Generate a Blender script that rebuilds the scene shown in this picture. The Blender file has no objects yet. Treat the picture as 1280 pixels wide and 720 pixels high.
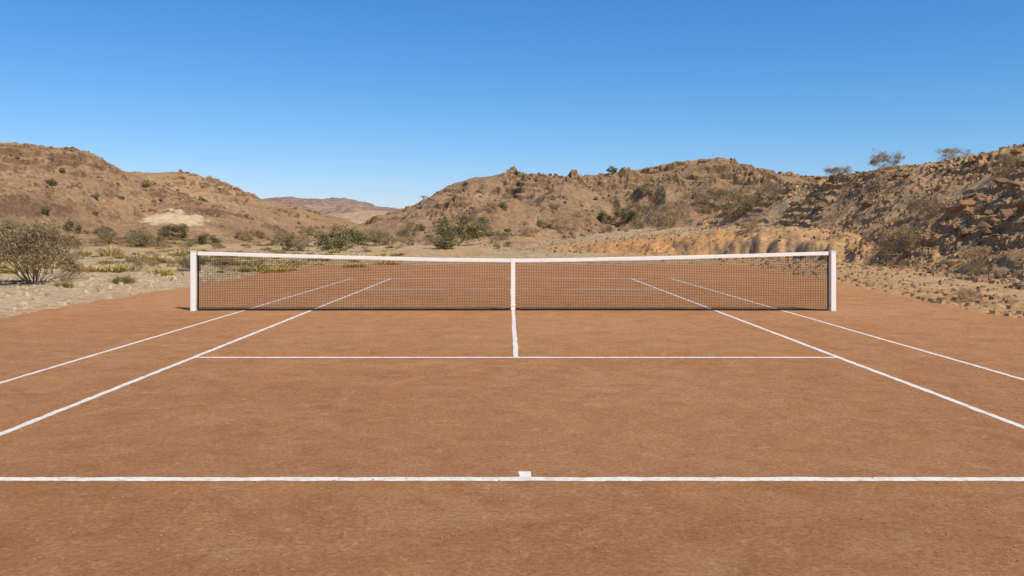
import bpy, bmesh, math, random
import numpy as np
from mathutils import Vector
R = math.radians
sc = bpy.context.scene
C = sc.collection
CX, CY, CH, F, HX, HY = -0.104, -17.1, 1.6, 1050.0, 635.0, 290.0   # camera foot, eye height, focal length

# ------------------------------------------------------------------ noise
def _h(ix, iy, seed):
    n = (ix*374761393 + iy*668265263 + seed*974634777) & 0xffffffff
    n = ((n ^ (n >> 13))*1274126177) & 0xffffffff
    return ((n ^ (n >> 16)) & 0xffff)/65536.0*2*np.pi
def perlin(x, y, seed=0):
    x = np.asarray(x, float); y = np.asarray(y, float)
    x0 = np.floor(x); y0 = np.floor(y)
    fx = x-x0; fy = y-y0
    ix = x0.astype(np.int64); iy = y0.astype(np.int64)
    def g(dx, dy):
        a = _h(ix+dx, iy+dy, seed)
        return np.cos(a)*(fx-dx)+np.sin(a)*(fy-dy)
    u = fx*fx*fx*(fx*(fx*6-15)+10); v = fy*fy*fy*(fy*(fy*6-15)+10)
    a = g(0, 0)*(1-u)+g(1, 0)*u
    b = g(0, 1)*(1-u)+g(1, 1)*u
    return (a*(1-v)+b*v)*1.4
def fbm(x, y, o=5, seed=0, gain=.5):
    s = 0; a = 1; f = 1
    for i in range(o):
        s = s+a*perlin(x*f+i*17.3, y*f-i*9.1, seed+i); a *= gain; f *= 2.03
    return s
def ridged(x, y, o=5, seed=0, gain=.5):
    s = 0; a = 1; f = 1
    for i in range(o):
        s = s+a*(1-2*np.abs(perlin(x*f+i*7.3, y*f+i*5.1, seed+i))); a *= gain; f *= 2.1
    return s*.5
def sst(a, b, x):
    t = np.clip((np.asarray(x, float)-a)/(b-a), 0, 1)
    return t*t*(3-2*t)

# ------------------------------------------------------------------ mesh helpers
def mesh_np(name, V, Fc, smooth=False, cols=None):
    V = np.asarray(V, np.float32).reshape(-1, 3); Fc = np.asarray(Fc, np.int32); k = Fc.shape[1]
    me = bpy.data.meshes.new(name)
    me.vertices.add(len(V)); me.vertices.foreach_set('co', V.ravel())
    me.loops.add(Fc.size); me.loops.foreach_set('vertex_index', Fc.ravel())
    me.polygons.add(len(Fc)); me.polygons.foreach_set('loop_start', np.arange(len(Fc), dtype=np.int32)*k)
    me.polygons.foreach_set('use_smooth', np.full(len(Fc), smooth, bool))
    me.update(calc_edges=True); me.validate()
    if cols is not None:
        at = me.color_attributes.new('mask', 'FLOAT_COLOR', 'POINT')
        at.data.foreach_set('color', np.asarray(cols, np.float32).ravel())
    return me
def link(name, me, m=None, parent=None):
    o = bpy.data.objects.new(name, me); C.objects.link(o)
    if m and not me.materials: me.materials.append(m)
    if parent: o.parent = parent
    return o
def tag(o, label=None, cat=None, group=None, kind=None):
    if label: o['label'] = label
    if cat: o['category'] = cat
    if group: o['group'] = group
    if kind: o['kind'] = kind
    return o
def empty(name, loc=(0, 0, 0)):
    o = bpy.data.objects.new(name, None); o.location = loc; C.objects.link(o); o.empty_display_size = .2
    return o
def grid_faces(nr, nc):
    i = np.arange(nr*nc).reshape(nr, nc)
    return np.stack([i[:-1, :-1], i[:-1, 1:], i[1:, 1:], i[1:, :-1]], -1).reshape(-1, 4)
BOXF = np.array([[0,3,2,1],[4,5,6,7],[0,1,5,4],[1,2,6,5],[2,3,7,6],[3,0,4,7]])
class MB:
    def __init__(s): s.v = []; s.f = []; s.n = 0
    def add(s, V, Fc):
        s.v.append(np.asarray(V, float)); s.f.append(np.asarray(Fc)+s.n); s.n += len(V)
    def box(s, x0, x1, y0, y1, z0, z1):
        s.add([(x0,y0,z0),(x1,y0,z0),(x1,y1,z0),(x0,y1,z0),(x0,y0,z1),(x1,y0,z1),(x1,y1,z1),(x0,y1,z1)], BOXF)
    def bar(s, p, q, w, d):     # box bar in the net plane from p to q (x,z), w thick in plane, d thick in y
        p = np.array(p, float); q = np.array(q, float); t = (q-p)/np.linalg.norm(q-p); n = np.array([-t[1], t[0]])*w/2
        a, b, c, e = p-n, q-n, q+n, p+n
        s.add([(a[0],-d,a[1]),(b[0],-d,b[1]),(c[0],-d,c[1]),(e[0],-d,e[1]),(a[0],d,a[1]),(b[0],d,b[1]),(c[0],d,c[1]),(e[0],d,e[1])], BOXF)
    def mesh(s, name, smooth=False): return mesh_np(name, np.concatenate(s.v), np.concatenate(s.f), smooth)

# ------------------------------------------------------------------ materials
def newmat(name):
    m = bpy.data.materials.new(name); m.use_nodes = True
    nt = m.node_tree; b = nt.nodes['Principled BSDF']
    b.inputs['Roughness'].default_value = .92
    b.inputs['Specular IOR Level'].default_value = .12
    return m, nt, b
def N(nt, t, **k):
    n = nt.nodes.new(t)
    for a, v in k.items(): setattr(n, a, v)
    return n
def noise(nt, vec, scale, detail=5, rough=.55, dist=0):
    n = N(nt, 'ShaderNodeTexNoise'); n.inputs['Scale'].default_value = scale
    n.inputs['Detail'].default_value = detail; n.inputs['Roughness'].default_value = rough; n.inputs['Distortion'].default_value = dist
    nt.links.new(vec, n.inputs['Vector']); return n.outputs['Fac']
def ramp(nt, fac, stops):
    r = N(nt, 'ShaderNodeValToRGB'); e = r.color_ramp.elements
    while len(e) < len(stops): e.new(.5)
    for i, (p, c) in enumerate(stops):
        e[i].position = p; e[i].color = (*c, 1) if hasattr(c, '__len__') else (c, c, c, 1)
    nt.links.new(fac, r.inputs['Fac']); return r.outputs['Color']
def mix(nt, fac, a, b, mode='MIX'):
    n = N(nt, 'ShaderNodeMix', data_type='RGBA', blend_type=mode)
    if isinstance(fac, (int, float)): n.inputs[0].default_value = fac
    else: nt.links.new(fac, n.inputs[0])
    for v, i in ((a, 6), (b, 7)):
        if isinstance(v, tuple): n.inputs[i].default_value = (*v, 1)
        else: nt.links.new(v, n.inputs[i])
    return n.outputs[2]
def math_(nt, op, a, b=None):
    n = N(nt, 'ShaderNodeMath', operation=op)
    for v, i in ((a, 0), (b, 1)):
        if v is None: continue
        if isinstance(v, (int, float)): n.inputs[i].default_value = v
        else: nt.links.new(v, n.inputs[i])
    return n.outputs[0]
def bump(nt, b, h, dist, strength=1, prev=None):
    n = N(nt, 'ShaderNodeBump'); n.inputs['Distance'].default_value = dist; n.inputs['Strength'].default_value = strength
    nt.links.new(h, n.inputs['Height'])
    if prev is not None: nt.links.new(prev, n.inputs['Normal'])
    nt.links.new(n.outputs[0], b.inputs['Normal']); return n.outputs[0]
def pos(nt): return N(nt, 'ShaderNodeNewGeometry').outputs['Position']

def terrain_mat(name, lo, hi, rock, s, ochre=(.57,.28,.097), pale=(.64,.47,.275), grey=(.48,.35,.20), bd=.3, st0=.80, spk=.7):
    """s: base feature frequency (1/m)"""
    m, nt, b = newmat(name); p = pos(nt)
    g = N(nt, 'ShaderNodeNewGeometry')
    c = ramp(nt, noise(nt, p, s*.25, 6, .6, .4), [(.32, lo), (.68, hi)])
    at = N(nt, 'ShaderNodeVertexColor', layer_name='mask')
    sp = N(nt, 'ShaderNodeSeparateColor'); nt.links.new(at.outputs['Color'], sp.inputs[0])
    n2 = noise(nt, p, s*1.2, 6, .65)
    def masked(ch, col, c):
        f = math_(nt, 'MULTIPLY', sp.outputs[ch], ramp(nt, n2, [(.3, .45), (.6, 1.0)]))
        return mix(nt, f, c, col)
    c = masked('Red', ochre, c); c = masked('Green', pale, c); c = masked('Blue', grey, c)
    calm = ramp(nt, sp.outputs['Green'], [(.55, 1.0), (.95, .4)])       # smooth sand: few stones showing
    sx = N(nt, 'ShaderNodeSeparateXYZ'); nt.links.new(g.outputs['Normal'], sx.inputs[0])
    st = ramp(nt, math_(nt, 'ADD', sx.outputs['Z'], math_(nt, 'MULTIPLY', noise(nt, p, s*2.5, 4), .35)), [(st0, 1.0), (st0+.2, 0.0)])
    c = mix(nt, math_(nt, 'MULTIPLY', math_(nt, 'MULTIPLY', st, .8), calm), c, rock)
    vo = N(nt, 'ShaderNodeTexVoronoi'); vo.inputs['Scale'].default_value = s*5; nt.links.new(p, vo.inputs['Vector'])
    vc = N(nt, 'ShaderNodeSeparateColor'); nt.links.new(vo.outputs['Color'], vc.inputs[0])
    c = mix(nt, math_(nt, 'MULTIPLY', calm, .4), c, ramp(nt, vc.outputs[0], [(0, .5), (.5, 1.0), (1, 1.35)]), 'MULTIPLY')
    c = mix(nt, math_(nt, 'MULTIPLY', calm, spk), c, ramp(nt, noise(nt, p, s*9, 6, .78), [(.32, .45), (.68, 1.45)]), 'MULTIPLY')
    nt.links.new(c, b.inputs['Base Color'])
    h = math_(nt, 'ADD', noise(nt, p, s*3, 8, .7), math_(nt, 'MULTIPLY', vo.outputs['Distance'], .25))
    bump(nt, b, h, bd, .9)
    return m

M = {}
M['ground'] = terrain_mat('stony_ground', (.40,.262,.135), (.51,.352,.19), (.37,.235,.125), .8, bd=.08)
M['left'] = terrain_mat('left_hill_rock', (.30,.175,.086), (.41,.252,.130), (.185,.108,.058), .35, bd=.45, st0=.78, spk=.6)
M['centre'] = terrain_mat('central_hill_rock', (.28,.165,.083), (.40,.25,.131), (.155,.092,.050), .32, bd=.45, st0=.78, spk=.6)
M['right'] = terrain_mat('right_slope_rubble', (.46,.268,.122), (.56,.350,.170), (.34,.198,.092), 1.0, bd=.07, st0=.72, spk=.7)
M['far'] = terrain_mat('far_hill_painted_haze', (.29,.185,.145), (.33,.215,.17), (.24,.155,.135), .02, bd=5)  # distance haze painted into the rock's base colours as a mauve cast
M['sandy'] = terrain_mat('sandy_hill_earth', (.42,.27,.155), (.54,.365,.215), (.36,.23,.14), .1, bd=.8)

def clay_mat():
    m, nt, b = newmat('red_clay'); p = pos(nt)
    c = ramp(nt, noise(nt, p, .22, 6, .6, .6), [(.3, (.495,.211,.077)), (.7, (.575,.264,.105))])
    c = mix(nt, .6, c, ramp(nt, noise(nt, p, 2.0, 10, .80, .6), [(.36, .72), (.5, 1.0), (.64, 1.23)]), 'MULTIPLY')
    c = mix(nt, ramp(nt, noise(nt, p, .9, 10, .82, 2.4), [(.49, 0.0), (.65, .55)]), c, (.64,.355,.168))
    c = mix(nt, ramp(nt, noise(nt, p, 5.5, 9, .82, 1.4), [(.52, 0.0), (.66, .65)]), c, (.68,.39,.195))
    c = mix(nt, ramp(nt, noise(nt, p, 9, 9, .84, .8), [(.57, 0.0), (.70, .65)]), c, (.31,.125,.045))
    c = mix(nt, .9, c, ramp(nt, noise(nt, p, 32, 9, .9), [(.36, .52), (.64, 1.48)]), 'MULTIPLY')
    nt.links.new(c, b.inputs['Base Color'])
    n1 = bump(nt, b, noise(nt, p, 4.5, 10, .76, .8), .055, .75)
    n2 = bump(nt, b, noise(nt, p, 15, 7, .78), .033, .8, n1)
    bump(nt, b, noise(nt, p, 50, 6, .78), .015, .9, n2)
    return m
M['clay'] = clay_mat()
def line_mat():
    m, nt, b = newmat('chalk_line_paint'); p = pos(nt)
    f = ramp(nt, noise(nt, p, 16, 9, .85), [(.47, 0.0), (.68, .85)])
    c = mix(nt, f, (.85,.78,.68), (.52,.28,.14))
    c = mix(nt, .7, c, ramp(nt, noise(nt, p, 3, 6, .65), [(.3, .82), (.6, 1.0)]), 'MULTIPLY')
    nt.links.new(c, b.inputs['Base Color']); bump(nt, b, noise(nt, p, 60, 5, .7), .005, .6)
    return m
M['line'] = line_mat()
def plain(name, col, var=.2, scale=8, rough=.8, rnd=False, bd=0):
    m, nt, b = newmat(name); p = pos(nt)
    c = mix(nt, 1.0, col, ramp(nt, noise(nt, p, scale, 5, .65), [(.3, 1-var), (.7, 1+var)]), 'MULTIPLY')
    if rnd:
        oi = N(nt, 'ShaderNodeObjectInfo')
        c = mix(nt, 1.0, c, ramp(nt, oi.outputs['Random'], [(0, (.72,.72,.74)), (.5, (1.,1.,1.)), (1, (1.25,1.2,1.12))]), 'MULTIPLY')
    nt.links.new(c, b.inputs['Base Color']); b.inputs['Roughness'].default_value = rough
    if bd: bump(nt, b, noise(nt, p, scale*2, 6, .7), bd, .8)
    return m
M['white_post'] = plain('white_post_paint', (.93,.885,.80), .03, 5, .5)
M['tape'] = plain('white_canvas', (.92,.86,.755), .05, 6, .85)
M['netting'] = plain('black_net_cord', (.025,.021,.02), .2, 30, .8)
M['band'] = plain('black_band', (.018,.017,.018), .2, 20, .8)
M['rock'] = plain('brown_rock', (.26,.156,.083), .4, 5, .95, True, .04)
M['rubble'] = plain('brown_rubble', (.36,.220,.114), .5, 2.2, .95)
M['scree'] = plain('dark_scree', (.225,.136,.074), .45, .4, .95)
M['gravel'] = plain('pale_gravel', (.49,.365,.23), .5, 3, .95)
M['crumb'] = plain('clay_crumb', (.45,.195,.073), .35, 9, .95)
M['bark'] = plain('grey_bark', (.25,.178,.112), .3, 14, .95)
M['twig'] = plain('dry_twig', (.42,.30,.185), .3, 6, .95, True)
M['leaf_brown'] = plain('brown_thorn_leaf', (.275,.20,.102), .4, 5, .8)
M['leaf_grey'] = plain('grey_green_leaf', (.29,.232,.11), .4, 5, .8, True)
M['leaf_green'] = plain('olive_leaf', (.19,.165,.068), .45, 2.5, .8, True)
M['leaf_dry'] = plain('dry_leaf', (.38,.265,.145), .35, 3, .85, True)
M['grass'] = plain('yellow_green_blade', (.47,.39,.12), .35, 4, .8, True)
M['straw'] = plain('straw_blade', (.58,.43,.18), .3, 4, .85, True)

# ------------------------------------------------------------------ terrain height
def ctl(px, pts):
    a = np.array(pts, float); return np.interp(px, a[:, 0], a[:, 1])
def to_px(x, D): return HX+F*(x-CX)/D
XL, YN, YF = -9.6, -40.0, 24.0
def clay_dist(x, y):     # signed distance (+ outside) to the clay area
    xr = np.interp(y, [-10, -1.8, 11, 24], [9.2, 9.4, 10.6, 11.6])
    dx = np.maximum(XL-x, x-xr); dy = np.maximum(YN-y, y-YF)
    return np.maximum(dx, dy)+.45*perlin(x*.45, y*.45, 5)+.22*perlin(x*1.6, y*1.6, 6)+.1*perlin(x*5, y*5, 7)
BANK_D = [(560, 92), (640, 76), (740, 64), (850, 57), (960, 50), (1080, 42), (1180, 34)]
BANK_H = [(640, 0), (730, .6), (820, 1.25), (960, 1.75), (1060, 1.6), (1130, .9), (1190, 0)]
def bank_t(x, D):
    px = to_px(x, D)
    Db = ctl(px, BANK_D)+5.0*perlin(x*.09, D*.03, 21)+1.8*fbm(x*.3, D*.3, 4, 22, .6)
    return px, (D-Db)/(4.0+4*sst(-.4, .5, perlin(x*.13, D*.02, 24)))
def ground_z(x, y):
    x = np.asarray(x, float); y = np.asarray(y, float)
    D = np.maximum(y-CY, .5); d = clay_dist(x, y)
    r = np.hypot(x, y-CY)
    out = sst(0, 1.2, d)
    z = -.035+out*(.055+.05*fbm(x*.9, y*.9, 4, 31))+sst(1, 9, d)*.16*fbm(x*.16, y*.16, 5, 33)
    z = z+sst(6, 60, d)*(.35*fbm(x*.05, y*.05, 4, 35))*(1-sst(900, 2500, r))
    z = z+.32*np.exp(-((x+12.3)/1.6)**2)*sst(-12, 0, y)*(1-sst(22, 40, y))*(.5+.5*fbm(x*.4, y*.25, 3, 39))   # low gravel berm
    px, t = bank_t(x, D)
    front = (y > CY+5)
    hb = ctl(px, BANK_H)*front
    s = .65*sst(0, .35, t)+.35*sst(.3, 1.3, t)
    z = z+hb*(s+np.clip((D-60)*.012, 0, 1.2)*s)+hb*.14*fbm(x*.7, y*.7, 5, 37, .6)*sst(-.5, .4, t)
    return z
class Hill: pass
def make_hill(**k):
    h = Hill(); h.__dict__.update(ledge=0, lh=3, lz=(.5, .8), crag=0, cw=6); h.__dict__.update(k); return h
def hill_z(h, x, D):
    x = np.asarray(x, float); D = np.maximum(np.asarray(D, float), 1)
    px = to_px(x, D)
    Dr = ctl(px, h.Dr); Df = ctl(px, h.Df)
    zr = CH+(HY-ctl(px, h.ridge))/F*Dr
    t = (D-Df)/(Dr-Df)
    w = h.wl
    t = t+h.tw*fbm(x/w*1.3, D/w*.7, 3, h.seed+50)*sst(0, .3, t)*(1-sst(.75, 1, t))
    a = np.array(h.prof); p = np.interp(np.clip(t, 0, 1), a[:, 0], a[:, 1])
    z = np.where(t < 0, t*h.toe-.25, zr*p)
    z = np.where(t > 1, zr*(1-.9*np.minimum(t-1, 1.5)**1.2), z)-.25*(1-sst(0, .1, t))
    sc_ = np.clip(zr/h.zn, 0, 1)
    env = sst(-.02, .3, t)*(1-.85*sst(.65, .95, t)*(1-sst(1, 1.3, t)))
    gul = ridged(x/w, D/(w*2.2), 6, h.seed, .42)
    z = z+h.amp*sc_*env*(gul-.35)
    if h.ledge:      # outcropping rock ledges
        zz = z+h.lh*.9*fbm(x/w*.7, D/w*.7, 3, h.seed+33)+h.lh*.3*fbm(x/w*5, D/w*5, 3, h.seed+35)
        q = zz/h.lh; fr = q-np.floor(q); st = (sst(.5, .78, fr)-fr)*h.lh
        mk = sst(h.lz[0], h.lz[1], t)*(1-sst(1.0, 1.05, t))*sst(-.22, .15, fbm(x/w*1.2, D/w*1.2, 4, h.seed+44))
        z = z+h.ledge*st*mk
    if h.crag:       # broken rock below the crest
        k = sst(.5, .8, t)*(1-.6*sst(.85, .98, t))*(1-sst(1.03, 1.15, t))*sst(.0, .35, fbm(x/w*.9, D/w*.9, 3, h.seed+66))
        z = z+h.crag*sc_*k*(np.abs(fbm(x/h.cw, D/h.cw, 5, h.seed+70, .62))*1.4-.4)
    rough = .35+.65*sst(-.1, .45, fbm(x/w*.8, D/w*.8, 3, h.seed+60))
    z = z+h.fine*sc_*sst(0, .15, t)*rough*(fbm(x/h.fw, D/h.fw, 6, h.seed+9, .62)+.4*ridged(x/h.fw*.6, D/h.fw*.6, 3, h.seed+19))
    return z
LEFT = make_hill(name='left_hill', mat='left', seed=101, rng=(-520, 420), nr=360, step=1.3, wmax=1.7,
    ridge=[(-520,280),(-380,215),(-220,190),(-100,181),(0,181),(50,183),(92,187),(112,193),(130,203),(150,213),(172,223),(215,239),(270,256),(330,275),(380,300),(420,330)],
    Dr=[(-520,120),(0,145),(150,165),(420,150)], Df=[(-520,48),(0,66),(150,88),(300,108),(420,120)],
    prof=[(0,0),(.25,.14),(.6,.52),(.86,.86),(1,1)], amp=5.0, wl=21, fine=.34, fw=2.8, zn=10, tw=.1, toe=6, ledge=.75, lh=1.9, lz=(.5, .75), crag=1.1, cw=5)
LEFT2 = make_hill(name='left_back_hill', mat='left', seed=131, rng=(60, 500), nr=280, step=1.3, wmax=1.5,
    ridge=[(60,225),(120,219),(165,217),(200,216),(245,218),(270,225),(300,238),(330,249),(370,258),(400,266),(440,277),(500,300)],
    Dr=[(60,250),(250,270),(500,250)], Df=[(60,130),(300,150),(500,170)],
    prof=[(0,0),(.3,.16),(.6,.5),(.85,.85),(1,1)], amp=7.2, wl=30, fine=.45, fw=4.2, zn=14, tw=.08, toe=6, ledge=.65, lh=2.6, lz=(.5, .75), crag=1.2, cw=7)
CENT = make_hill(name='central_hill', mat='centre', seed=161, rng=(400, 1240), nr=480, step=1.1, wmax=1.6,
    ridge=[(400,306),(440,284),(475,270),(500,264),(530,252),(560,234),(588,222),(620,220),(660,219),(700,221),(735,219),(770,217),(800,213),(830,208),(860,204),(890,200),(905,199),(925,207),(950,214),(980,220),(1010,224),(1060,229),(1240,251)],
    Dr=[(400,190),(560,205),(700,225),(900,235),(1240,230)], Df=[(400,140),(560,100),(700,88),(900,84),(1240,90)],
    prof=[(0,0),(.15,.06),(.4,.28),(.70,.57),(.78,.75),(.9,.89),(1,1)], amp=8.2, wl=29, fine=.38, fw=3.4, zn=14, tw=.12, toe=6, ledge=.95, lh=2.2, lz=(.52, .70), crag=1.8, cw=6)
RIGHT = make_hill(name='right_slope', mat='right', seed=191, rng=(840, 1900), nr=460, step=1.3, wmax=1.9,
    ridge=[(840,300),(880,274),(920,256),(955,240),(985,227),(1020,222),(1050,219),(1080,214),(1110,210),(1140,207),(1170,203),(1200,198),(1230,192),(1260,186),(1280,180),(1340,168),(1420,160),(1600,150),(1900,150)],
    Dr=[(840,108),(920,92),(1000,78),(1100,60),(1280,46),(1420,39),(1900,30)], Df=[(840,76),(920,66),(1000,55),(1080,43),(1150,34),(1280,24),(1420,19.5),(1900,14)],
    prof=[(0,0),(.1,.06),(.3,.30),(.6,.62),(.85,.9),(1,1)], amp=.45, wl=7.5, fine=.11, fw=1.1, zn=4, tw=.10, toe=4, ledge=.55, lh=.6, lz=(.04, .2), crag=.3, cw=1.4)
SANDY = make_hill(name='sandy_hill', mat='sandy', seed=211, rng=(300, 640), nr=120, step=1.5, wmax=1.5,
    ridge=[(300,288),(350,276),(400,270),(430,267),(470,264),(505,265),(560,270),(640,290)],
    Dr=[(300,480),(640,480)], Df=[(300,200),(640,200)],
    prof=[(0,0),(.3,.2),(.7,.65),(1,1)], amp=4, wl=40, fine=.9, fw=9, zn=14, tw=.1, toe=8)
FAR = make_hill(name='distant_hills', mat='far', seed=231, rng=(150, 720), nr=160, step=1.2, wmax=1.4,
    ridge=[(150,264),(250,257),(300,251),(325,249),(345,246),(365,247),(385,251),(408,249),(430,248),(450,253),(470,259),(500,261),(540,264),(600,269),(720,285)],
    Dr=[(150,1700),(720,1700)], Df=[(150,900),(720,900)],
    prof=[(0,0),(.3,.2),(.7,.6),(1,1)], amp=30, wl=170, fine=6, fw=60, zn=40, tw=.1, toe=30)
HILLS = [LEFT, LEFT2, CENT, RIGHT, SANDY, FAR]
def surf(x, D):
    """height of whatever surface is on top at x, depth D"""
    z = ground_z(x, D+CY)
    for h in HILLS:
        px = to_px(x, D); Dr = ctl(px, h.Dr)
        ok = (px > h.rng[0]) & (px < h.rng[1]) & (D < Dr*h.wmax)
        if np.any(ok): z = np.where(ok, np.maximum(z, hill_z(h, x, D)), z)
    return z
DS = np.concatenate([np.linspace(8, 120, 1400), np.linspace(120.1, 420, 1100)])
def hit(px, py):
    """the ground point seen in that direction (first surface met, else the skyline)"""
    x = CX+(px-HX)/F*DS; z = surf(x, DS); el = (z-CH)/DS; want = (HY-py)/F
    k = np.argmax(el >= want) if np.any(el >= want) else int(np.argmax(el))
    return Vector((x[k], CY+DS[k], z[k])), DS[k]

# ground sheet out to the horizon
ang = np.concatenate([np.linspace(-180, -52, 40, endpoint=False), np.linspace(-52, 52, 860), np.linspace(52, 180, 41)[1:]])
ang = np.radians(ang)
rad = np.concatenate([[.05, 1, 3, 5, 7], np.geomspace(8, 130, 330), np.geomspace(132, 9000, 70)])
A, RR = np.meshgrid(ang, rad)
gx = CX+np.sin(A)*RR; gy = CY+np.cos(A)*RR; gz = ground_z(gx, gy)
D_ = np.maximum(gy-CY, .5); pxg, tb = bank_t(gx, D_)
hb = ctl(pxg, BANK_H)*(gy > CY+5)
ochre = 1.2*np.clip(hb*1.2, 0, 1)*sst(-1.6, -.4, tb)*(1-sst(.7, 2.0, tb))*(.75+.25*sst(-.35, .3, fbm(gx*.12, gy*.08, 4, 65)))
dcl = clay_dist(gx, gy)
ochre = np.maximum(ochre, .75*(1-sst(.2, 2.0, dcl))*(gx > 0))
ochre = np.maximum(ochre, .6*sst(5, 11, gx)*(1-sst(6, 26, dcl)))
ochre = np.maximum(ochre, .45*sst(0, .5, fbm(gx*.08, gy*.05, 4, 63))*(pxg < 620)*sst(20, 40, D_))
pale = sst(.1, .6, fbm(gx*.03, gy*.03, 4, 61))*sst(30, 70, D_)*(pxg < 620)*.5
grey = np.clip(sst(.3, 1.5, dcl)*(gx < -5)*(1-sst(25, 60, D_)), 0, 1)*.9
grey = np.maximum(grey, .3*sst(1.2, 3, dcl)*(gx > 5)*(1-sst(8, 20, dcl)))
col = np.stack([ochre, pale, grey, np.ones_like(grey)], -1)
g = link('ground', mesh_np('ground', np.stack([gx, gy, gz], -1), grid_faces(*gx.shape)[:, ::-1], True, col.reshape(-1, 4)), M['ground'])
tag(g, 'stony tan desert ground spreading around the clay court to the hills', 'ground', kind='structure')
HL = {'left_hill': 'brown rocky hill rising at the left edge behind the plain', 'left_back_hill': 'second brown hill behind the left one, sloping down to the valley gap',
      'central_hill': 'long brown rocky hill with a crag, behind the middle of the net', 'right_slope': 'stony brown slope strewn with rocks close to the right of the court',
      'sandy_hill': 'tan sandy low hill in the valley gap', 'distant_hills': 'hazy reddish far hills on the skyline in the gap'}
for h in HILLS:
    cols_ = np.arange(h.rng[0], h.rng[1]+.1, h.step); u = (cols_-HX)/F
    Dr = ctl(cols_, h.Dr); Df = ctl(cols_, h.Df)
    tt = np.concatenate([np.linspace(-.06, 1.02, int(h.nr*.85)), np.linspace(1.03, 2.2, int(h.nr*.15))])
    DD = Df[None]+tt[:, None]*(Dr-Df)[None]
    hx = CX+u[None]*DD; hz = hill_z(h, hx, DD)
    n = fbm(hx/h.wl*.5, DD/h.wl*.5, 4, h.seed+77)
    t2 = np.broadcast_to(tt[:, None], DD.shape)
    if h is LEFT: pale = (1-sst(.02, .15, t2))*sst(-.3, .25, n)*.35; och = .55*sst(.0, .5, n)*(1-sst(.3, .7, t2))
    elif h is CENT: pale = .3*(1-sst(.0, .3, t2))*sst(0, .4, n); och = .5*sst(.0, .5, n)*(1-sst(.3, .7, t2))
    elif h is RIGHT: pale = .2*sst(.0, .5, n); och = .6*(1-sst(.0, .4, t2))*sst(-.35, .3, n)
    else: pale = .15*sst(.1, .6, n); och = .2*sst(-.1, .5, n)
    if h is LEFT:      # bare sand wedge low on the slope
        q = HY-F*(hz-CH)/DD; r_ = int(h.nr*.85)
        nn = fbm(hx*.16, DD*.10, 5, 301, .6)
        for cpx, cpy, wx, wd in ((222, 272, 7.5, 9),):
            c0 = np.argmin(np.abs(cols_-cpx)); r0 = np.argmin(np.abs(q[:r_, c0]-cpy))
            ax, ad = hx-hx[r0, c0], DD-DD[r0, c0]
            pale = np.maximum(pale, 1.2*(1.0-sst(.6, .95, np.hypot(ax/wx, (ad+.7*ax)/wd)+.55*nn)))
    colr = np.stack([och, np.clip(pale, 0, 1.3), 0*n, 1+0*n], -1)
    o = link(h.name, mesh_np(h.name, np.stack([hx, DD+CY, hz], -1), grid_faces(*hx.shape), True, colr.reshape(-1, 4)), M[h.mat])
    tag(o, HL[h.name], 'hill', kind='structure')
sand = hit(222, 272)[0]

# ------------------------------------------------------------------ clay court
xs = np.arange(-11, 13.01, .1); ys = np.arange(-40.5, 25.51, .1)
X, Y = np.meshgrid(xs, ys)
d = clay_dist(X, Y)
Z = -.09*sst(-.25, .5, d)
o = link('clay_court', mesh_np('clay_court', np.stack([X, Y, Z], -1), grid_faces(*X.shape), True), M['clay'])
tag(o, 'reddish brown clay tennis court surface with faint scuffs', 'court', kind='structure')
def strip(name, x0, y0, x1, y1, w, z, label):
    L = math.hypot(x1-x0, y1-y0); n = max(4, int(L/.04)); s = np.linspace(0, L, n)
    tx, ty = (x1-x0)/L, (y1-y0)/L
    cxs = x0+tx*s; cys = y0+ty*s; wob = .007*perlin(s*.35, s*0+x0+y0, 3)
    e1 = w/2+.0075*fbm(s*3.5, s*0+x0*3.1+.3, 4, 11, .85); e2 = w/2+.0075*fbm(s*3.5, s*0+y0*2.7+.7, 4, 12, .85)
    V = np.concatenate([np.stack([cxs-ty*(wob-e2), cys+tx*(wob-e2), z+0*s], -1), np.stack([cxs-ty*(wob+e1), cys+tx*(wob+e1), z+0*s], -1)])
    i = np.arange(n-1)
    o = link(name, mesh_np(name, V, np.stack([i, i+1, i+n+1, i+n], -1)), M['line'])
    tag(o, label, 'court line', kind='structure')
S, DB, SV, BL = 4.115, 5.485, 6.4, 11.67
strip('baseline', -DB-.04, -BL, DB+.04, -BL, .082, .0032, 'white baseline across the clay nearest the camera')
strip('baseline', -DB-.04, BL, DB+.04, BL, .12, .0032, 'far white baseline seen through the net')
strip('service_line', -S, -SV, S, -SV, .090, .0032, 'white service line between the camera and the net')
strip('service_line', -S, SV, S, SV, .10, .0032, 'white service line beyond the net')
strip('singles_sideline', -S, -BL, -S, BL, .07, .0022, 'left inner white sideline running under the net')
strip('singles_sideline', S, -BL, S, BL, .07, .0022, 'right inner white sideline running under the net')
strip('doubles_sideline', -DB, -BL, -DB, BL, .06, .0022, 'left outer white sideline running under the net')
strip('doubles_sideline', DB, -BL, DB, BL, .06, .0022, 'right outer white sideline running under the net')
strip('centre_service_line', 0, -SV, 0, SV, .064, .0043, 'short white centre line running from service line under the net strap')
strip('centre_mark', 0, -BL+.03, 0, -BL+.17, .075, .0043, 'small white centre mark on the near baseline')

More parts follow.
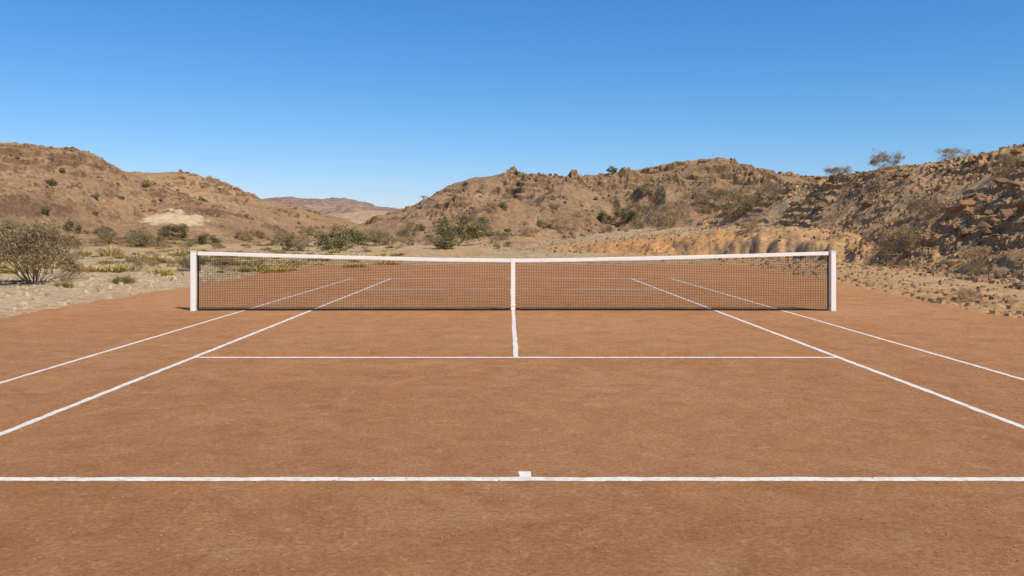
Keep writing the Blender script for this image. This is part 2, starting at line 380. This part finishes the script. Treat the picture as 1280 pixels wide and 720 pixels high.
# ------------------------------------------------------------------ net
def topz(x): return 1.055+.15*(np.abs(x)/6.5)**1.35
XE = 6.415
net = empty('tennis_net', (0, 0, 0))
tag(net, 'long black tennis net with white headband strung between two white posts', 'tennis net')
xs = np.linspace(-XE, XE, 161)
def ribbon(name, zt, zb, hy, m, parent):
    prof = [(-hy, 0.06), (-hy*.55, 0), (hy*.55, 0), (hy, .06), (hy, .94), (hy*.55, 1), (-hy*.55, 1), (-hy, .94)]
    V = []; k = len(prof)
    for x, t, b in zip(xs, zt, zb):
        for yy, q in prof: V.append((x, yy, b+(t-b)*q))
    Fc = []
    for i in range(len(xs)-1):
        for j in range(k):
            a = i*k+j; bq = i*k+(j+1) % k
            Fc.append((a, bq, bq+k, a+k))
    return link(name, mesh_np(name, V, Fc, False), m, parent)
wv = .006*perlin(xs*1.3, xs*0+.4, 8)
ribbon('headband', topz(xs)+wv*.4, topz(xs)-.074+wv, .014, M['tape'], net)
bw = .018*np.abs(perlin(xs*.8, xs*0+3.3, 9))+.001+.035*np.exp(-(xs/.12)**2)
ribbon('bottom_band', bw+.030, bw, .008, M['band'], net)
mb = MB(); nx = 375; gxs = np.linspace(-XE+.02, XE-.02, nx)
zt = topz(gxs)-.066; zb = np.interp(gxs, xs, bw)+.025
jx = .006*perlin(gxs*1.1, gxs*0+1.5, 4)
for x, a, b_, j in zip(gxs, zb, zt, jx):
    mb.bar((x, a), (x+j, b_), .0050, .0018)
rows = 31
for r in range(1, rows):
    q = r/rows; zz = zb+(zt-zb)*q
    for i in range(0, nx-1, 4):
        i2 = min(i+4, nx-1)
        mb.bar((gxs[i], zz[i]), (gxs[i2], zz[i2]), .0050, .0026)
link('netting', mb.mesh('netting'), M['netting'], net)
for s in (-1, 1):
    mb = MB(); x0 = s*(XE-.02); mb.box(min(x0, x0+s*.03), max(x0, x0+s*.03), -.007, .007, .03, float(topz(XE))-.08)
    link('side_band', mb.mesh('side_band'), M['band'], net)
mb = MB(); mb.box(-.042, .042, -.022, -.017, .012, 1.062); mb.box(-.042, .042, .017, .022, .012, 1.062); mb.box(-.042, .042, -.022, .022, 1.0625, 1.068)
st = link('centre_strap', mb.mesh('centre_strap'), M['tape'], net)
mb = MB(); mb.box(-.047, .047, -.03, -.0225, .09, .125); link('buckle', mb.mesh('buckle'), M['white_post'], st)
for s in (-1, 1):
    for za, zb_ in ((1.13, 1.142), (.10, .11)):
        mb = MB(); mb.box(min(s*(XE+.012), s*6.455), max(s*(XE+.012), s*6.455), -.006, .006, za, zb_)
        link('tie_cord', mb.mesh('tie_cord'), M['band'], net)
for s, lab in ((-1, 'square white net post at the left end of the net, beside the gravel'), (1, 'square white net post at the right end of the net, towards the rocky slope')):
    p = empty('net_post', (s*6.505, 0, 0)); tag(p, lab, 'net post')
    def bev(x0, x1, y0, y1, z0, z1, bw_, nm, m):
        bm = bmesh.new(); bmesh.ops.create_cube(bm, size=1)
        for v in bm.verts: v.co = Vector(((x0+x1)/2+v.co.x*(x1-x0), (y0+y1)/2+v.co.y*(y1-y0), (z0+z1)/2+v.co.z*(z1-z0)))
        bmesh.ops.bevel(bm, geom=bm.edges[:], offset=bw_, segments=2, affect='EDGES')
        me = bpy.data.meshes.new(nm); bm.to_mesh(me); bm.free(); return link(nm, me, m, p)
    bev(-.052, .052, -.052, .052, -.05, 1.20, .008, 'shaft', M['white_post'])
    bev(-.055, .055, -.055, .055, 1.201, 1.218, .006, 'cap', M['white_post'])

# ------------------------------------------------------------------ stones
rng = np.random.default_rng(7); random.seed(7)
def rock_mesh(i):
    r = np.random.default_rng(900+i); bm = bmesh.new()
    P = r.normal(size=(18, 3)); P /= np.linalg.norm(P, axis=1)[:, None]; P *= r.uniform(.68, 1.1, (18, 1)); P *= np.array([.58, .42, .32])*r.uniform(.8, 1.2, 3)
    for q in P: bm.verts.new(q)
    res = bmesh.ops.convex_hull(bm, input=bm.verts[:])
    junk = [e for e in res['geom_interior'] if isinstance(e, bmesh.types.BMVert)]
    if junk: bmesh.ops.delete(bm, geom=junk, context='VERTS')
    bmesh.ops.bevel(bm, geom=bm.edges[:], offset=.009, segments=1, affect='EDGES')
    me = bpy.data.meshes.new('rock'); bm.to_mesh(me); bm.free(); me.materials.append(M['rock']); return me
RM = [rock_mesh(i) for i in range(10)]
def slope_samples(n, pr, tr, seed, thr=-.2, bias=1):
    r = np.random.default_rng(seed)
    px = r.uniform(*pr, n*5); t = tr[0]+(tr[1]-tr[0])*r.uniform(0, 1, n*5)**bias
    Dr = ctl(px, RIGHT.Dr); Df = ctl(px, RIGHT.Df); D = Df+t*(Dr-Df); x = CX+(px-HX)/F*D
    keep = fbm(x*.22, D*.16, 4, 71) > thr
    return x[keep][:n], D[keep][:n]
rx, rd = slope_samples(295, (985, 1325), (.08, 1.0), 12, .05, .75)
rs = .26+.80*rng.power(.5, len(rx))**2.5
rz = surf(rx, rd)
for i in range(len(rx)):
    o = link('rock', RM[i % 10]); s = float(rs[i])
    o.location = (rx[i], rd[i]+CY, rz[i]+s*.13); o.scale = (s, s*random.uniform(.8, 1.1), s*random.uniform(.75, 1.2))
    o.rotation_euler = (random.uniform(-.4, .4), random.uniform(-.4, .4), random.uniform(0, 6.3))
    tag(o, 'angular brown rock lying loose on the stony slope right of the court', 'rock', 'rocks strewn over the right slope')
OCT = np.array([(1,0,0),(0,1,0),(-1,0,0),(0,-1,0),(0,0,.8),(0,0,-.8)], float)
OCF = np.array([(0,1,4),(1,2,4),(2,3,4),(3,0,4),(1,0,5),(2,1,5),(3,2,5),(0,3,5)])
CUB = np.array([(-1,-1,-1),(1,-1,-1),(1,1,-1),(-1,1,-1),(-.7,-.75,1),(.8,-.6,1),(.6,.8,1),(-.8,.6,1)], float)*.72
CUF = np.array([(0,3,2),(0,2,1),(4,5,6),(4,6,7),(0,1,5),(0,5,4),(1,2,6),(1,6,5),(2,3,7),(2,7,6),(3,0,4),(3,4,7)])
def stones(name, x, y, z, s, m, label, cat, seed, T=(CUB, CUF), flat=.65):
    r = np.random.default_rng(seed); n = len(x); V0, F0 = T
    V = V0[None]*r.uniform(.65, 1.3, (n, len(V0), 3))*np.array([1, .8, flat])*(s[:, None, None]*.5)
    a = r.uniform(0, 6.28, n); ca, sa = np.cos(a)[:, None], np.sin(a)[:, None]
    tl = r.normal(0, .35, (n, 1))
    X = V[..., 0]*ca-V[..., 1]*sa; Y = V[..., 0]*sa+V[..., 1]*ca; Zz = V[..., 2]+X*tl*.6
    P = np.stack([X+x[:, None], Y+y[:, None], Zz+z[:, None]], -1).reshape(-1, 3)
    Fc = (F0[None]+(np.arange(n)*len(V0))[:, None, None]).reshape(-1, 3)
    o = link(name, mesh_np(name, P, Fc), m); tag(o, label, cat, kind='stuff'); return o
x, D = slope_samples(20000, (860, 1420), (-.08, 1.05), 14, -.35)
s = .05+.30*rng.power(.5, len(x))**2.8
stones('rubble', x, D+CY, surf(x, D)+s*.13, s, M['rubble'], 'small loose brown stones covering the slope right of the court', 'rubble', 3)
px = rng.uniform(600, 1150, 4000); D = ctl(px, BANK_D)+rng.normal(6, 7, 4000); x = CX+(px-HX)/F*D; s = .05+.34*rng.power(.5, 4000)**2.9
stones('bank_stones', x, D+CY, surf(x, D)+s*.1, s, M['rubble'], 'loose stones along the orange earth bank beyond the court', 'stones', 4)
PX, DV = [], []
for h, n, pr in ((LEFT, 7500, (-120, 330)), (LEFT2, 2800, (150, 420)), (CENT, 15000, (450, 1050))):
    p = rng.uniform(*pr, n); t = rng.uniform(.02, 1.0, n)**.55; D = ctl(p, h.Df)+t*(ctl(p, h.Dr)-ctl(p, h.Df)); PX.append(p); DV.append(D)
px = np.concatenate(PX); D = np.concatenate(DV); x = CX+(px-HX)/F*D
keep = fbm(x*.06, D*.06, 4, 81) > rng.uniform(-.1, .5, len(x)); keep &= np.hypot((x-sand.x)/6, (D+CY-sand.y)/8) > 1
x, D = x[keep], D[keep]
s = (.18+1.4*rng.power(.5, len(x))**3.2)*np.clip(D/170, .5, 1.4)
stones('scree', x, D+CY, surf(x, D)+s*.1, s, M['scree'], 'dark weathered stones dotting the brown hillsides', 'scree', 5)
n = 14000; x = -9.6-rng.exponential(7, n); y = rng.uniform(-8, 50, n)
s = .02+.20*rng.power(.5, n)**3.7; k = (clay_dist(x, y) > .05); x, y, s = x[k], y[k], s[k]
stones('gravel', x, y, surf(x, y-CY)+s*.12, s, M['gravel'], 'pale tan gravel and stones left of the clay court', 'gravel', 6)
n = 6000; x = 9.5+rng.exponential(3, n); y = rng.uniform(-6, 24, n); s = .02+.20*rng.power(.5, n)**3.4; k = clay_dist(x, y) > 0; x, y, s = x[k], y[k], s[k]
stones('edge_stones', x, y, surf(x, y-CY)+s*.12, s, M['rubble'], 'small brown stones along the right edge of the clay', 'stones', 7)
n = 60000; x = rng.uniform(-8, 8, n); D = 3.6+12*rng.power(.8, n)**1.6; y = D+CY
k = fbm(x*.6, y*.6, 4, 91) > rng.uniform(-.45, .8, n); x, y = x[k], y[k]; s = .005+.019*rng.power(.5, len(x))**3.4
stones('clay_crumbs', x, y, s*.14, s, M['crumb'], 'tiny crumbs of red clay scattered over the court in front', 'crumbs', 8, (OCT, OCF))

# ------------------------------------------------------------------ shrubs
def shrub_protos(seed, nst, levels, spread, up, nleaf, lsize, sig, flat, r0, trunk_len=.32, tmax=1.15, tl=1):
    r = random.Random(seed); segs, tips = [], []
    def rec(p, d, L, rad, lev):
        q = p
        for k in range(2):
            dd = (d+Vector((r.gauss(0, .16), r.gauss(0, .16), r.gauss(0, .12)))).normalized()
            e = q+dd*L*.5; segs.append((q, e, rad*(1-.2*k), rad*(.8-.2*k))); q = e; d = dd
        if lev <= tl: tips.append(q)
        if lev == 0: return
        for k in range(r.choice((2, 3, 3))):
            nd = (d+Vector((r.gauss(0, spread), r.gauss(0, spread), r.gauss(up, spread*.7)))).normalized()
            rec(q, nd, L*r.uniform(.6, .85), rad*.62, lev-1)
    for i in range(nst):
        a = 6.283*i/nst+r.uniform(-.4, .4); t = r.uniform(.2, tmax)
        rec(Vector((math.cos(a)*.03, math.sin(a)*.03, -.03)), Vector((math.cos(a)*math.sin(t), math.sin(a)*math.sin(t), math.cos(t))), trunk_len*r.uniform(.7, 1.1), r0, levels)
    P = np.array([t[:] for t in tips]); w = np.percentile(np.abs(P[:, :2]), 96)*2; hgt = np.percentile(P[:, 2], 97)
    k3 = np.array([1/w, 1/w, flat/hgt])
    V, Fc = [], []
    for a, b, ra, rb in segs:
        a = np.array(a)*k3; b = np.array(b)*k3; t = b-a; ln = np.linalg.norm(t)
        if ln < 1e-6: continue
        t /= ln; u = np.cross(t, (0, 0, 1) if abs(t[2]) < .9 else (1, 0, 0)); u /= np.linalg.norm(u); v = np.cross(t, u); n0 = len(V)
        for c, rr in ((a, ra), (b, rb)):
            for q in range(4):
                V.append(c+(u*math.cos(q*1.571)+v*math.sin(q*1.571))*rr)
        for q in range(4): Fc.append((n0+q, n0+(q+1) % 4, n0+4+(q+1) % 4, n0+4+q))
    wood = mesh_np('stems', V, Fc)
    g = np.random.default_rng(seed); T = np.repeat(P*k3, nleaf, 0); n = len(T)
    cl = np.repeat(g.uniform(.5, 1.3, len(P)), nleaf)[:, None]
    c = T+g.normal(size=(n, 3))*sig*cl*np.array([1, 1, .7]); c[:, 2] = np.maximum(c[:, 2], .02)
    a = g.normal(size=(n, 3)); a /= np.linalg.norm(a, axis=1)[:, None]; b = np.cross(a, g.normal(size=(n, 3))); b /= np.linalg.norm(b, axis=1)[:, None]
    s = lsize*g.uniform(.5, 1.2, (n, 1)); a = a*s; b = b*s*.55
    Q = np.stack([c-a, c-b*.9, c+a, c+b*.9], 1).reshape(-1, 3)
    return wood, mesh_np('foliage', Q, np.arange(n*4).reshape(-1, 4))
PR = {
 'big':   [shrub_protos(11, 21, 4, .41, .07, 11, .0122, .034, .64, .0080, .31, 1.27)],
 'green': [shrub_protos(21+i, 11, 3, .5, .02, 22, .022, .055, .55, .010, .20, 1.5, 2) for i in range(3)],
 'grey':  [shrub_protos(31+i, 11, 3, .5, .02, 16, .020, .05, .55, .009, .20, 1.5, 2) for i in range(3)],
 'bare':  [shrub_protos(41+i, 13, 4, .45, .08, 8, .014, .034, .55, .0068, .26, 1.4) for i in range(3)],
 'small': [shrub_protos(51+i, 8, 2, .55, .03, 22, .045, .07, .55, .012, .22, 1.45, 2) for i in range(2)],
}
MATS = {'big': ('bark', 'leaf_brown'), 'green': ('bark', 'leaf_green'), 'grey': ('bark', 'leaf_grey'), 'bare': ('twig', 'leaf_dry'), 'small': ('bark', 'leaf_green')}
NAME = {'big': 'acacia_shrub', 'green': 'green_shrub', 'grey': 'grey_shrub', 'bare': 'dry_shrub', 'small': 'small_shrub'}
cache = {}; cnt = 0
def shrub(kind, loc, w, h, label, group=None, leafm=None):
    global cnt
    cnt += 1; k = cnt % len(PR[kind]); key = (kind, k, leafm)
    if key not in cache:
        wd, lf = PR[kind][k]; wd = wd.copy(); lf = lf.copy(); wd.materials.append(M[MATS[kind][0]]); lf.materials.append(M[leafm or MATS[kind][1]]); cache[key] = (wd, lf)
    wd, lf = cache[key]
    e = empty(NAME[kind], (loc[0], loc[1], loc[2]-.02)); tag(e, label, 'shrub', group)
    e.rotation_euler = (0, 0, random.uniform(0, 6.28)); zs = h/(.55 if kind != 'big' else .64)
    e.scale = (w, w, zs)
    link('stems', wd, None, e); link('foliage', lf, None, e)
    return e
L = [
 (43,354,118,68,'big','large brown-olive thorny bush with many thin stems, standing on gravel at the far left'),
 (88,289,24,12,'green','small dark bush above the big thorny bush, at the foot of the left hill'),
 (188,309,50,18,'grey','wide low grey-green shrub left of the left net post'),
 (222,297,28,14,'green','rounded dark green shrub just above and left of the left net post'),
 (258,305,32,11,'green','flat low green shrub just above the left end of the headband'),
 (305,299,20,14,'green','brownish dark rounded shrub standing above the left part of the net','leaf_dry'),
 (357,314,46,23,'grey','broad olive brown shrub above the net, left of the dark green thorn shrub'),
 (390,294,24,10,'grey','small grey shrub behind the broad olive brown one'),
 (424,314,56,28,'green','wide dark green thorn shrub above the left half of the net'),
 (472,307,40,18,'grey','greyish shrub right of the wide dark green thorn shrub'),
 (512,297,27,15,'grey','pale rounded shrub at the valley mouth behind the net'),
 (569,307,54,33,'green','tallest olive green shrub above the net, left of its centre strap'),
 (530,306,24,9,'bare','low dry brush left of the tallest olive shrub'),
 (628,299,22,9,'bare','low dry shrub above the centre strap of the net'),
 (660,294,26,10,'bare','low dry shrub on the bank just right of the centre strap'),
 (700,288,44,14,'bare','wide dry brown shrub at the left end of the orange bank'),
 (754,279,27,12,'green','dark green shrub at the foot of the central hill, left of the pair'),
 (782,276,24,12,'green','dark green shrub at the foot of the central hill, right of the pair'),
 (841,283,52,30,'bare','large dry grey shrub on top of the orange bank'),
 (886,260,60,24,'bare','wide dry grey shrub high on the bank behind the large one'),
 (926,266,38,27,'grey','upright olive shrub at the left start of the rocky slope'),
 (966,254,48,22,'bare','dry grey shrub on the rocky slope below the central summit'),
 (1050,222,32,13,'bare','dry bush on the skyline of the right slope, leftmost of the three'),
 (1105,212,38,20,'bare','dry rounded bush on the skyline of the right slope, middle of three'),
 (1190,200,38,14,'bare','dry bush on the skyline of the right slope, rightmost of the three'),
 (1160,276,46,28,'bare','dry brown shrub halfway up the rocky right slope'),
 (1265,214,34,20,'bare','dry shrub high on the rocky slope by the right edge of the view'),
 (1135,320,72,34,'bare','largest dry brown shrub low on the rocky slope, right of the net'),
 (1225,328,44,19,'bare','dry low shrub right of the largest one on the rocky slope'),
 (1211,378,32,18,'bare','small dry tuft-like shrub beside the right edge of the clay'),
 (64,232,13,8,'small','small dark shrub high on the left hill'),
 (183,234,9,6,'small','tiny dark shrub near the crest of the second left hill'),
 (645,219,8,5,'small','tiny dark bush on the crest of the central hill, left of its summit'),
 (765,216,11,7,'small','dark bush on the crest of the central hill, nearer its summit'),
]
for t in L:
    px, py, w, h, k, lab = t[:6]; lm = t[6] if len(t) > 6 else None
    P, D = hit(px, py); shrub(k, P, w*D/F, h*D/F, lab, None, lm)
def scatter(n, pr, pyr, kinds, lab, grp, szr, seed):
    r = random.Random(seed)
    for i in range(n):
        P, D = hit(r.uniform(*pr), r.uniform(*pyr)); w = r.uniform(*szr); k = r.choice(kinds)
        if math.hypot((P.x-sand.x)/9, (P.y-sand.y)/15) < 1: continue
        shrub(k, P, w, w*r.uniform(.4, .6), lab, grp)
scatter(70, (0, 640), (286, 312), ['small', 'grey', 'grey', 'bare'], 'small low shrub scattered over the gravel plain left of the net centre', 'low shrubs on the left plain', (.7, 2.2), 1)
scatter(12, (0, 330), (215, 278), ['small'], 'tiny dark shrub dotted on the left hillsides', 'tiny shrubs on the left hills', (.5, 1.2), 2)
scatter(36, (500, 960), (232, 292), ['grey', 'grey', 'bare', 'bare'], 'tiny shrub dotted on the slopes of the central hill', 'tiny shrubs on the central hill', (.8, 2.2), 3)
scatter(14, (940, 1280), (215, 350), ['bare', 'bare', 'grey'], 'small dry shrub growing among the rocks of the right slope', 'small dry shrubs among the rocks', (.3, .75), 4)
scatter(42, (60, 330), (300, 340), ['grey', 'bare', 'bare'], 'small dry bushlet on the gravel between the big thorny bush and the net', 'dry bushlets near the left post', (.4, 1.0), 6)

def tuft_mesh(seed):
    g = np.random.default_rng(seed); n = 320
    rr = .27*np.sqrt(g.uniform(0, 1, n)); th = g.uniform(0, 6.28, n); b = np.stack([rr*np.cos(th), rr*np.sin(th)], -1)
    a = th+g.normal(0, 1.1, n); ln = g.uniform(.10, .5, n)*(1.15-1.8*rr)*g.uniform(.5, 1.2, n); le = g.uniform(.3, 1.3, n)
    base = np.stack([b[:, 0], b[:, 1], 0*a-.02], -1); out = np.stack([np.cos(a), np.sin(a), 0*a], -1); sd = np.stack([-np.sin(a), np.cos(a), 0*a], -1)*.009
    mid = base+out*(ln*le*.4)[:, None]+np.array([0, 0, 1])*(ln*.6)[:, None]; tip = base+out*(ln*le)[:, None]+np.array([0, 0, 1])*(ln*.9)[:, None]
    V = np.stack([base-sd, base+sd, mid+sd*.7, mid-sd*.7, tip], 1).reshape(-1, 3)
    i = np.arange(n)[:, None]*5
    return V, np.concatenate([i+np.array([[0, 1, 2]]), i+np.array([[0, 2, 3]]), i+np.array([[3, 2, 4]])])
TM = []
for k, m in ((1, 'grass'), (2, 'grass'), (5, 'straw')):
    me = mesh_np('grass_tuft', *tuft_mesh(k)); me.materials.append(M[m]); TM.append(me)
TL = [(155,353,34,15,0,'bright yellow-green grass tuft on gravel right of the big thorny bush'), (200,344,42,14,1,'wide yellow-green grass tuft left of the left net post'),
      (80,359,28,11,0,'low green grass tuft at the foot of the big thorny bush'), (140,320,38,15,2,'straw-coloured grass clump behind the bright green tuft'),
      (232,318,28,11,1,'small yellow-green tuft just left of the left post top'), (128,303,24,9,2,'small straw clump on the plain above the big bush'),
      (176,324,30,10,2,'low straw clump between the two green tufts')]
for px, py, w, h, k, lab in TL:
    P, D = hit(px, py); o = link('grass_tuft', TM[k]); o.location = P; o.scale = (w*D/F/.75, w*D/F/.75, h*D/F/.42); tag(o, lab, 'grass')
r = random.Random(5)
for i in range(240):
    P, D = hit(r.uniform(0, 500), 296+46*r.random()**1.5); o = link('grass_tuft', TM[r.choice((0, 1, 2, 2, 2))]); w = r.uniform(.4, 1.5); o.location = P; o.scale = (w*1.6, w*1.2, w*.65)
    o.rotation_euler = (0, 0, r.uniform(0, 6)); tag(o, 'low dry grass clump scattered over the gravel plain at left', 'grass', 'dry grass clumps on the left plain')

# ------------------------------------------------------------------ light, sky, camera
el, az = R(52), R(140)           # sun high, from the right and behind the camera
sd = Vector((math.cos(el)*math.sin(az), math.cos(el)*math.cos(az), math.sin(el)))
su = bpy.data.lights.new('sun', 'SUN'); su.energy = 4.4; su.angle = R(.5); su.color = (1, .92, .79)
so = bpy.data.objects.new('sun', su); C.objects.link(so); so.rotation_euler = sd.to_track_quat('Z', 'Y').to_euler()
w = bpy.data.worlds.new('World'); sc.world = w; w.use_nodes = True
nt = w.node_tree; bg = nt.nodes['Background']
sky = nt.nodes.new('ShaderNodeTexSky'); sky.sky_type = 'NISHITA'; sky.sun_disc = False
sky.sun_elevation = el; sky.sun_rotation = az; sky.air_density = 1.0; sky.dust_density = .3; sky.ozone_density = 2.5; sky.altitude = 300
sp = nt.nodes.new('ShaderNodeSeparateColor'); cb = nt.nodes.new('ShaderNodeCombineColor'); nt.links.new(sky.outputs[0], sp.inputs[0])
for ch, pw, k in (('Red', 1.55, 1.05), ('Green', 1.03, .97), ('Blue', .88, 1.25)):    # clearer, deeper desert air
    a = math_(nt, 'MULTIPLY', sp.outputs[ch], .1); b_ = math_(nt, 'POWER', a, pw); c_ = math_(nt, 'MULTIPLY', b_, k*10)
    nt.links.new(c_, cb.inputs[ch])
nt.links.new(cb.outputs[0], bg.inputs[0]); bg.inputs[1].default_value = .10
cam = bpy.data.cameras.new('camera'); cam.sensor_width = 36; cam.lens = 36*F/1280; cam.shift_y = -70/1280; cam.shift_x = 5/1280; cam.clip_end = 20000
co = bpy.data.objects.new('camera', cam); C.objects.link(co); co.location = (CX, CY, CH); co.rotation_euler = (R(90), 0, 0); sc.camera = co
sc.view_settings.view_transform = 'Standard'; sc.view_settings.look = 'None'; sc.view_settings.exposure = 0
